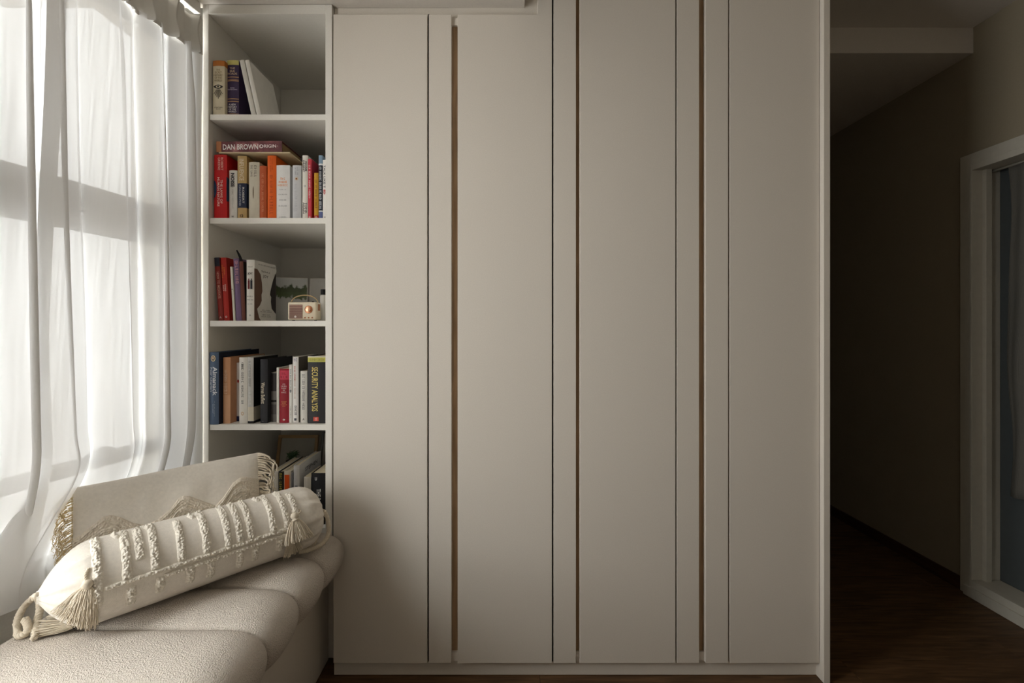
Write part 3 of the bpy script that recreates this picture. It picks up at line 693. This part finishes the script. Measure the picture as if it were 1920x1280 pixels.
rt, c, t, h, w = B('grey and white hardback with black cover and cream foot', 464, 475.2, 670, Z, (206, 204, 200), G, w=.18, ys=.02, bands=[(.04, .25, (222, 214, 196)), (0, .035, (40, 38, 38))],
  texts=[('~3689', .4, .76, .38, .35, (130, 130, 130)), ('~79', .45, .42, .26, .4, (238, 238, 236))])
MB().box(t+.0006, t+.0009, .001, w-.001, h*.25, h-.001).build('cover_print', cmat((28, 30, 30)), c)
B('charcoal hardback with pale vertical name on the fourth shelf', 487.6, 501.2, 673.5, Z, (48, 48, 52), G, w=.20, ys=.025,
  texts=[('Warren Buffett', .42, .47, .33, .55, (222, 210, 186)), ('A', .4, .03, .5, .012, (170, 170, 170), 'h')])
B('short grey book with dark photo spine on the fourth shelf', 508, 517.8, 698, Z, (126, 122, 120), G, w=.14, ys=.05, hard=False, bands=[(.40, .44, (30, 30, 30)), (.62, .98, (58, 54, 56)), (.15, .35, (96, 92, 92))])
B('very thin white booklet beside the crimson book', 518.4, 523.2, 689, Z, (232, 228, 220), G, w=.15)
rt, c, t, h, w = B('crimson red book with gold lettering on the fourth shelf', 523.6, 541.6, 691.3, Z, (150, 24, 40), G, w=.145, hard=False, bands=[(.80, .97, (206, 60, 84))], side=False,
  texts=[('~3/6/5/2/5', .5, .64, .6, .18, (226, 196, 196), 'h'), ('~5/4/6/3', .5, .35, .62, .1, (226, 150, 90), 'h'), ('o', .5, .06, .25, .03, WHITE, 'h'), ('~2/3', .5, .88, .7, .11, (150, 24, 40), 'h', .04)])
rt, c, t, h, w = B('white paperback with grey circle beside the crimson book', 542, 548.2, 683.6, Z, (232, 228, 222), G, w=.15, hard=False,
  texts=[('~4346', .5, .72, .4, .4, (90, 100, 110)), ('~56', .5, .18, .2, .35, (120, 120, 120))])
disc(c, cmat((130, 134, 136)), t*.5, h*.55, .0035, .005)
rt, c, t, h, w = B('tall white book with small red lettering and grey cover', 548.6, 559.6, 668.8, Z, (236, 232, 228), G, w=.18, texts=[('~78', .4, .75, .22, .3, (190, 80, 70)), ('~79', .4, .52, .3, .25, (190, 150, 130)), ('~6', .55, .19, .14, .4, (60, 60, 66), 'v', .02), ('~2', .5, .955, .55, .04, (120, 110, 140), 'h')])
patch(c, cmat((70, 70, 78)), t*.3, t*.7, h*.035, h*.07)
MB().box(t+.0006, t+.0009, .001, w-.001, .001, h-.001).build('cover_print', cmat((118, 112, 104)), c)
B('short off-white paperback with thin grey title beside the black volume', 562.7, 575.8, 695.6, Z, (222, 218, 210), G, w=.14, hard=False, texts=[('~34285', .5, .6, .68, .4, (104, 102, 100)), ('A', .5, .07, .3, .04, (60, 60, 60), 'h')])
rt, c, t, h, w = B('thick black hardback with large gold title and yellow-green top', 576.6, 611.5, 668, Z, (38, 36, 38), G, w=.17, ys=.022, bands=[(.915, .985, (196, 190, 96)), (.985, 1, (226, 218, 200))], side=False,
  texts=[('SECURITY ANALYSIS', .40, .51, .66, .33, (222, 200, 112), 'v', .012), ('~87', .5, .95, .8, .035, (130, 124, 50), 'h')])
patch(c, cmat((206, 74, 56)), t*.32, t*.60, h*.035, h*.095); lettering('~2/2', cmat((240, 220, 214)), c, lambda u, v: Vector((t*.46+u, -.0011, h*.065+v)), t*.2, h*.04)

# ---- bottom compartment
G = 'books in the lowest compartment'; Z = .567
B('white book beneath the cushion fringe in the lowest compartment', 508.5, 521.2, 884, Z, (226, 220, 210), G, w=.19)
B('black slim book with yellow marks in the lowest compartment', 522, 531.4, 884.5, Z, (44, 40, 32), G, w=.20, texts=[('~35', .5, .80, .34, .5, (196, 180, 70))])
rt, c, t, h, w = B('white-bordered orange book in the lowest compartment', 532, 545.4, 883, Z, (228, 218, 200), G, w=.20)
patch(c, cmat((236, 92, 26)), t*.12, t*.82, h*.1, h*.93)
B('thin grey booklet beside the pale hardback in the lowest compartment', 546, 549.4, 886, Z, (120, 118, 122), G, w=.19, hard=False)
B('pale hardback with STEPHEN lettered along its cover', 550, 561, 872.7, Z, (212, 210, 208), G, w=.20, texts=[('IT', .5, .62, .1, .5, (70, 70, 76), 'v', .03), ('STEPHEN', .53, .86, .55, .07, (66, 64, 66), 'c', .015)])
rt, c, t, h, w = B('cream striped paperback beside the black novel', 569.5, 582.6, 894.5, Z, (222, 216, 204), G, w=.14, hard=False)
for k in (.25, .5, .75): patch(c, cmat((196, 188, 176)), t*(k-.03), t*(k+.03), .003, h-.003)
B('black thick novel with white capitals in the lowest compartment', 583.2, 611, 887.5, Z, (28, 27, 29), G, w=.17, texts=[('THE BOOK', .52, .49, .42, .28, (232, 228, 222), 'v', .01), ('U', .34, .895, .13, .06, (220, 220, 220), 'h', .03)])
# frames and plant
GOLD = mat('frame_gold_wood', (150, 118, 76), .45)
def frame(name, label, x0, x1, y, z, h, m, pic, lean, bw=.014, mm=None):
    r = empty(name, ((x0+x1)/2, y, z+.0038), (R(-lean), 0, 0)); tag(r, label, 'picture frame'); w = x1-x0; a = w/2
    for q in ((-a, a, 0, bw), (-a, a, h-bw, h), (-a, -a+bw, bw, h-bw), (a-bw, a, bw, h-bw)): MB().box(q[0], q[1], 0, .014, q[2], q[3]).build('frame_bar', m, r, bevel=.0015)
    MB().box(-a+bw, a-bw, .006, .010, bw, h-bw).build('picture', pic, r)
    return r
frame('picture_frame', 'gold-brown wooden picture frame leaning behind the lowest books', fx(514, .33), fx(590, .33), .31, .567, .262, GOLD, cmat((150, 146, 136)), 13)
frame('picture_frame', 'grey picture frame with black edge beside the bookcase side', fx(594, .26), -.680, .255, .567, .29, cmat((60, 56, 52)), cmat((150, 144, 134)), 12, .008)
pp = empty('potted_plant', (fx(553, .285), .265, .5675)); tag(pp, 'small dark green leafy plant in front of the gold-brown frame', 'plant')
MB().lathe([(.020, 0), (.026, .17), (.028, .175), (.024, .175)], (0, 0, 0), 20).build('pot', cmat((70, 62, 54)), pp, True)
lm = mat('leaf_green', (62, 92, 56), .5, var=.25); lmesh = None
for i in range(34):
    if lmesh is None:
        mb = MB(); mb.grid(lambda u, v: Vector((.006*sin(pi*u)**.7*(v-.5)*2, .034*u, .012*u*(1-u)*3-.003*abs(v-.5))), 8, 4); o = mb.build('leaf', lm, pp, True); lmesh = o.data
    else:
        o = bpy.data.objects.new('leaf', lmesh); COL.objects.link(o); o.parent = pp
    o.location = (random.uniform(-.012, .012), random.uniform(-.012, .012), .178+random.uniform(0, .012))
    o.rotation_euler = (R(random.uniform(5, 60)), 0, random.uniform(0, 2*pi)); s_ = random.uniform(.7, 1.15); o.scale = (s_, s_, s_)

# ================================================================ BOLSTER
SEAT = .5705
A0, A1 = Vector((-1.122, -.598, SEAT+.104)), Vector((-.661, -.091, SEAT+.098)); AX = A1-A0
ax = Vector((AX.x, AX.y, 0)).normalized(); nn = Vector((ax.y, -ax.x, 0)); upv = Vector((0, 0, 1)); RB = .106
bo = empty('bolster_cushion', (-.95, -.31, SEAT)); tag(bo, 'cream round bolster cushion with tufted stripes, tassels and rope ends', 'cushion'); BOo = Vector((-.95, -.31, SEAT))
def brad(t):
    if t < .15:
        q = max(0, t/.15); return RB*max(.14, sin(pi/2*q)**.72)
    if t > .885:
        q = (t-.885)/.115; return RB*max(.10, sqrt(max(0, 1-q*q))**.85)
    return RB
def bsurf(t, ph, off=0):
    r = brad(t)
    wl = max(0, 1-t/.2)+max(0, (t-.84)/.16)
    r *= 1+.042*wl*(sin(13*ph+3*t)+.6*sin(23*ph+1.3))+.012*noise.noise(Vector((t*6, ph*1.4, 2)))
    c = A0+AX*t
    r += off
    zz = cos(ph)*r*.955
    return c+nn*(sin(ph)*r)+upv*zz-BOo
TS = [0, .004, .012, .022, .035, .05, .07, .09, .11, .13, .15]+[.15+.735*i/40 for i in range(1, 41)]+[.885+.115*sin(pi/2*i/14) for i in range(1, 15)]
mb = MB(); NPH = 96
vs = [bsurf(t, 2*pi*j/NPH) for t in TS for j in range(NPH)]
fs = [(i*NPH+j, i*NPH+(j+1) % NPH, (i+1)*NPH+(j+1) % NPH, (i+1)*NPH+j) for i in range(len(TS)-1) for j in range(NPH)]
fs += [tuple(range(NPH)), tuple(range((len(TS)-1)*NPH, len(TS)*NPH))]
mb.add(vs, fs); bcov = mb.build('linen_cover', LINEN, bo, True)
AL = AX.length
def tuft(mbr, t0, t1, p0, p1, wd, hgt, seedv, nl=None):
    """raised tufted band between (t0,p0) and (t1,p1) on the bolster"""
    ln = sqrt(((t1-t0)*AL)**2+((p1-p0)*RB)**2); nl = int(ln/.0014)+2; nw = max(8, int(wd/.0014))
    dt, dp = (t1-t0)*AL, (p1-p0)*RB; l_ = sqrt(dt*dt+dp*dp); ux, uy = -dp/l_, dt/l_
    def fn(u, v):
        a = (v-.5)*wd*(1+.18*noise.noise(Vector((u*ln*60, seedv, 0)))); ee = min(1, min(u, 1-u)*ln/.006)
        t = t0+(t1-t0)*u+ux*a/AL; p = p0+(p1-p0)*u+uy*a/RB
        e = max(0, 1-abs(2*v-1)**3)
        q = Vector((u*ln*300, v*wd*300, seedv))
        vd = noise.voronoi(q*.62)[0][0]; off = e*ee*hgt*(.5+.95*max(0, 1-vd*vd*1.7)+.25*noise.noise(q*.4))-.0012*(1-e)
        return bsurf(t, p, off)
    mbr.grid(fn, nl, nw)
spots = [(.150, .12, 1.85), (.230, .12, 1.40), (.270, .15, 1.02), (.312, .12, 1.36), (.394, .3, 1.36), (.478, .12, 1.36), (.555, .1, 1.36), (.598, .1, 1.36), (.639, .1, 1.36), (.731, .1, 1.36), (.790, .1, 1.36), (.834, .42, 1.32)]
for i, (t, p0, p1) in enumerate(spots):
    mb = MB(); tuft(mb, t, t-.006, p0-.25, p1, .0215, .0064, i*7.3); mb.build('tufted_stripe', TUFT, bo, True)
for i, t in enumerate((.235, .32, .415, .485, .59, .65, .75)):
    mb = MB(); tuft(mb, t, t, 1.56, 2.06+.05*sin(i*5), .022, .0078, 90+i*3.1); mb.build('tufted_stripe', TUFT, bo, True)
for i, t in enumerate((.20, .295, .44, .69)):
    mb = MB(); tuft(mb, t, t+.012, -.10, .22, .014, .007, 190+i*3.1); mb.build('tufted_stripe', TUFT, bo, True)
mb = MB(); tuft(mb, .16, .86, 1.42, 1.37, .013, .0068, 51); mb.build('tufted_seam', TUFT, bo, True)
mb = MB(); tuft(mb, .33, .86, 1.57, 1.52, .013, .0068, 57); mb.build('tufted_seam', TUFT, bo, True)
def rope(pts, r, name='rope', par=bo, org=BOo, tw=60):
    # smooth the path (Catmull-Rom), then three twisted strands
    pts = [Vector(p) for p in pts]; q = [pts[0]]+pts+[pts[-1]]; path = []
    for i in range(1, len(q)-2):
        for k in range(10):
            t = k/10; a, b, c, d = q[i-1], q[i], q[i+1], q[i+2]
            path.append(.5*((2*b)+(c-a)*t+(2*a-5*b+4*c-d)*t*t+(3*b-a-3*c+d)*t**3))
    path.append(pts[-1]); mb = MB(); dist = 0; up = None; fr = []
    for i, p in enumerate(path):
        tg = (path[min(i+1, len(path)-1)]-path[max(0, i-1)]).normalized()
        up = tg.orthogonal().normalized() if up is None else (up-tg*up.dot(tg)).normalized()
        fr.append((p, up, tg.cross(up), dist)); dist += (path[min(i+1, len(path)-1)]-p).length
    for s in range(3):
        sp = [p+(u*cos(d*2*pi*tw+s*2.094)+b*sin(d*2*pi*tw+s*2.094))*r*.5-org for p, u, b, d in fr]
        mb.tube(sp, r*.58, 8)
    return mb.build(name, ROPE, par, True)
zs = SEAT+.008
# left end: loop of thick rope resting on the seat
def PZ(px, py, z):                       # point at height z seen at (px, py)
    d = (CZ-z)*F/(py-612); return P(px, py, d)
neckL = A0+Vector((-.004, -.006, -.002)); neckR = A1+Vector((.004, .003, 0))
rope([neckL+Vector((.012, .0, .012)), PZ(58, 1124, SEAT+.058), PZ(42, 1142, SEAT+.042), PZ(32, 1166, SEAT+.022), PZ(34, 1190, SEAT+.010), PZ(50, 1186, SEAT+.012), PZ(52, 1172, SEAT+.022), PZ(46, 1160, SEAT+.034)], .0078)
rope([neckL+Vector((.012, .0, .012)), PZ(74, 1126, SEAT+.058), PZ(74, 1146, SEAT+.038), PZ(69, 1168, SEAT+.018), PZ(64, 1196, SEAT+.009)], .0078)
rope([neckR, neckR+Vector((.018, -.006, -.004)), neckR+Vector((.036, -.020, -.035)), neckR+Vector((.040, -.034, -.070)), neckR+Vector((.026, -.058, -.091)), neckR+Vector((-.004, -.085, -.095)), neckR+Vector((-.03, -.10, -.093))], .0078)
rope([neckR, neckR+Vector((.006, -.012, -.02)), neckR+Vector((.004, -.03, -.055)), neckR+Vector((.000, -.055, -.090)), neckR+Vector((-.018, -.075, -.092))], .007)
def push(p, m):
    t = max(0, min(1, (p-A0).dot(AX)/AX.length_squared)); c = bsurf(t, 0)+BOo; c = (c+bsurf(t, pi)+BOo)/2
    v = p-c; v -= AX*(v.dot(AX)/AX.length_squared); r = brad(t)+m
    return p+v*(r/v.length-1) if 1e-6 < v.length < r else p
def tassel(head, dirv, length, spread, side, thick=.4, rh=.010, n=110, seed=1):
    rng = random.Random(seed); head = Vector(head); d = Vector(dirv).normalized(); sd = Vector(side); sd = (sd-d*sd.dot(d)).normalized(); th = d.cross(sd)
    t0 = empty('tassel'); bpy.data.objects.remove(t0)
    mb = MB()
    for k in range(8):
        pass
    prof_ = [(.2, -1.0), (.75, -.75), (1, -.2), (.95, .25), (.7, .55), (.62, .7), (.8, .95), (.9, 1.2)]
    vs = []; NN = 16
    for r, hh in prof_:
        for j in range(NN):
            a = 2*pi*j/NN; rr = rh*r*(1+.06*sin(5*a)); vs.append(head+d*(hh*rh)+(sd*cos(a)+th*sin(a))*rr-BOo)
    fs = [(i*NN+j, i*NN+(j+1) % NN, (i+1)*NN+(j+1) % NN, (i+1)*NN+j) for i in range(len(prof_)-1) for j in range(NN)]+[tuple(range(NN))[::-1], tuple(range((len(prof_)-1)*NN, len(prof_)*NN))]
    mb.add(vs, fs); hd = mb.build('tassel', ROPE, bo, True)
    mb = MB()
    for k in range(n):
        a = rng.uniform(0, 2*pi); q = sqrt(rng.random()); lx, ly = q*cos(a), q*sin(a)*thick
        st = head+d*rh*.8+(sd*lx+th*ly)*rh*.8; L2 = length*rng.uniform(.88, 1.06)
        pts = []
        for i in range(6):
            f = i/5; g = f**.75
            p = st+d*(L2*f)+(sd*lx*spread+th*ly*spread*.8)*g+(sd*rng.uniform(-1, 1)+th*rng.uniform(-1, 1))*.0016*f
            p = push(p, .003+.012*rng.random()*f); p.z = max(p.z, SEAT+.005+.002*rng.random())
            pts.append(p-BOo)
        mb.tube(pts, .00095, 4, False)
    o = mb.build('tassel_strands', ROPE, hd, True); o['kind'] = 'stuff'
    return hd
def on(t, ph, off): return bsurf(t, ph, off)+BOo
h1 = on(.118, 1.2, .008)
tassel(h1, PZ(120, 1162, SEAT+.03)-h1, .082, .034, ax, .35, .011, 210, 3)
h2 = PZ(150, 1166, SEAT+.016)
tassel(h2, PZ(92, 1176, SEAT+.010)-h2, .072, .016, (0, 0, 1), 1.6, .011, 150, 4)
h3 = push(P(547, 970, 1.41), .008)
tassel(h3, P(561, 1016, 1.375)-h3, .066, .036, ax, .4, .0115, 220, 5)
h4 = push(P(539, 1000, 1.39), .008)
tassel(h4, PZ(549, 1042, SEAT+.008)-h4, .066, .022, ax, .5, .009, 140, 6)
rope([h1, on(.115, 1.0, .004), on(.125, .85, .002)], .0035); rope([h2+Vector((.006, .004, .004)), on(.13, 1.95, .004)], .0035)
rope([h3, on(.85, 1.0, .004), on(.84, .9, .0)], .003); rope([h4, (h3+h4)/2+nn*.004, h3], .003)

# ================================================================ LUMBAR CUSHION
T0, T1 = Vector((-1.250, -.385, .862)), Vector((-.868, -.095, .880))
LB = (T1-T0).length; la = (T1-T0).normalized(); ln_ = Vector((la.y, -la.x, 0)).normalized(); HB = .295
lean = R(6); lu = (Vector((0, 0, 1))*cos(lean)-ln_*sin(lean)).normalized()
lc = empty('lumbar_cushion', (-1.08, -.19, SEAT)); tag(lc, 'beige linen rectangular cushion with scalloped tufted border and fringed ends', 'cushion'); LO = Vector((-1.08, -.19, SEAT))
ctr = (T0+T1)/2-lu*HB/2
def lsurf(u, v, side, off=0):
    """u, v in -1..1"""
    pu, pv = abs(u), abs(v)
    th = .046*(max(0, 1-pu**3.2)**.55)*(max(0, 1-pv**2.6)**.6)
    if side < 0: th *= .55
    cu_ = 1-.035*(1-u*u)*0
    x = u*LB/2*(1-.012*(1-abs(v)**2)); y = v*HB/2*(1-.05*(1-u**4)*(.4 if v > 0 else .2)+.018*sin(u*2.5+.8)*(1 if v > 0 else 0))
    wr_ = .006*noise.noise(Vector((u*3.2, v*2, side*3+1)))+.0022*noise.noise(Vector((u*9, v*3.5, side+5)))
    return ctr+la*x+lu*y+ln_*(side*(th+off)+wr_*(1-pu**6)*(1-pv**6))-LO
mb = MB()
for sd in (1, -1): mb.grid(lambda a, b: lsurf(sin(pi*(a-.5)), sin(pi*(b-.5)), sd), 64, 40, flip=sd < 0)
lco = mb.build('linen_cover', LINEN, lc, True)
bm = bmesh.new(); bm.from_mesh(lco.data); bmesh.ops.remove_doubles(bm, verts=bm.verts, dist=.0008); bmesh.ops.recalc_face_normals(bm, faces=bm.faces); bm.to_mesh(lco.data); bm.free()
PKS = [(-1, .0), (-.90, .12), (-.80, .27), (-.70, .39), (-.64, .40), (-.56, .34), (-.42, .15), (-.30, .05), (-.18, .11), (-.05, .26), (.03, .43), (.09, .47), (.15, .44), (.27, .30), (.44, .11), (.53, .24), (.65, .50), (.74, .57), (.82, .54), (1, .40)]
def crest(u):
    for (a, b), (c, d) in zip(PKS[:-1], PKS[1:]):
        if u <= c: return b+(d-b)*sm(a, c, u) if False else b+(d-b)*(u-a)/(c-a)
    return PKS[-1][1]
mb = MB()
def bord(a, b):
    u = -.985+1.97*a; cr_ = crest(u); lo = -.97; v = lo+(cr_-lo)*b
    dd = (cr_-v); ridge = .0045*math.exp(-((dd-.075)/.055)**2)+.0045*math.exp(-((dd-.26)/.05)**2)
    e = min(1, (1-b)*(cr_-lo)/.03)
    q = Vector((u*70, v*42, 3)); rows = .0012*sin(dd*110+2*noise.noise(q*.3)); return lsurf(u, v, 1, e*(.0026+ridge*.7+rows+.0034*(max(0, 1-1.6*noise.voronoi(q*.75)[0][0]**2)-.4)+.0012*noise.noise(q*.5))-.001*(1-e))
mb.grid(bord, 420, 130); mb.build('tufted_border', TUFTD, lc, True)
def fringe(u_end, seed, n, Lr=(.045, .075), rr=(.0022, .0036), m=ROPE, fuzz=.005):
    rng = random.Random(seed); mb = MB()
    for k in range(n):
        v = -.97+1.94*k/(n-1)+rng.uniform(-.03, .03); v = max(-.97, min(.97, v))
        p0 = lsurf(u_end, v, 1)+LO; out = la*(1 if u_end > 0 else -1); Ln = rng.uniform(*Lr); pts = [p0-out*.004]
        side = ln_*rng.uniform(-.1, 1.0); ph = rng.uniform(0, 6); NP = 10
        for i in range(1, NP+1):
            f = i/NP; pts.append(p0+out*(Ln*.62*(1-(1-f)**1.6))+side*.026*f+Vector((0, 0, -Ln*.75*f**1.7))+(ln_*sin(f*9+ph)+upv*cos(f*8+ph*1.7)+out*sin(f*11+ph))*fuzz*f)
        pts = [push(Vector((p.x, p.y, max(p.z, SEAT+.006))), .004) for p in pts]
        mb.tube([p-LO for p in pts], [rng.uniform(*rr)*(1-.25*i/NP) for i in range(NP+1)], 6)
    return mb.build('fringe', m, lc, True)
fringe(.985, 5, 46, (.05, .085), (.0026, .0044), ROPE, .008)
fringe(-.985, 8, 170, (.03, .06), (.0006, .0012), cloth_mat('backlit_fringe', .0, (250, 236, 200), .45), .008)  # pale yellow stands in for daylight glowing through this end
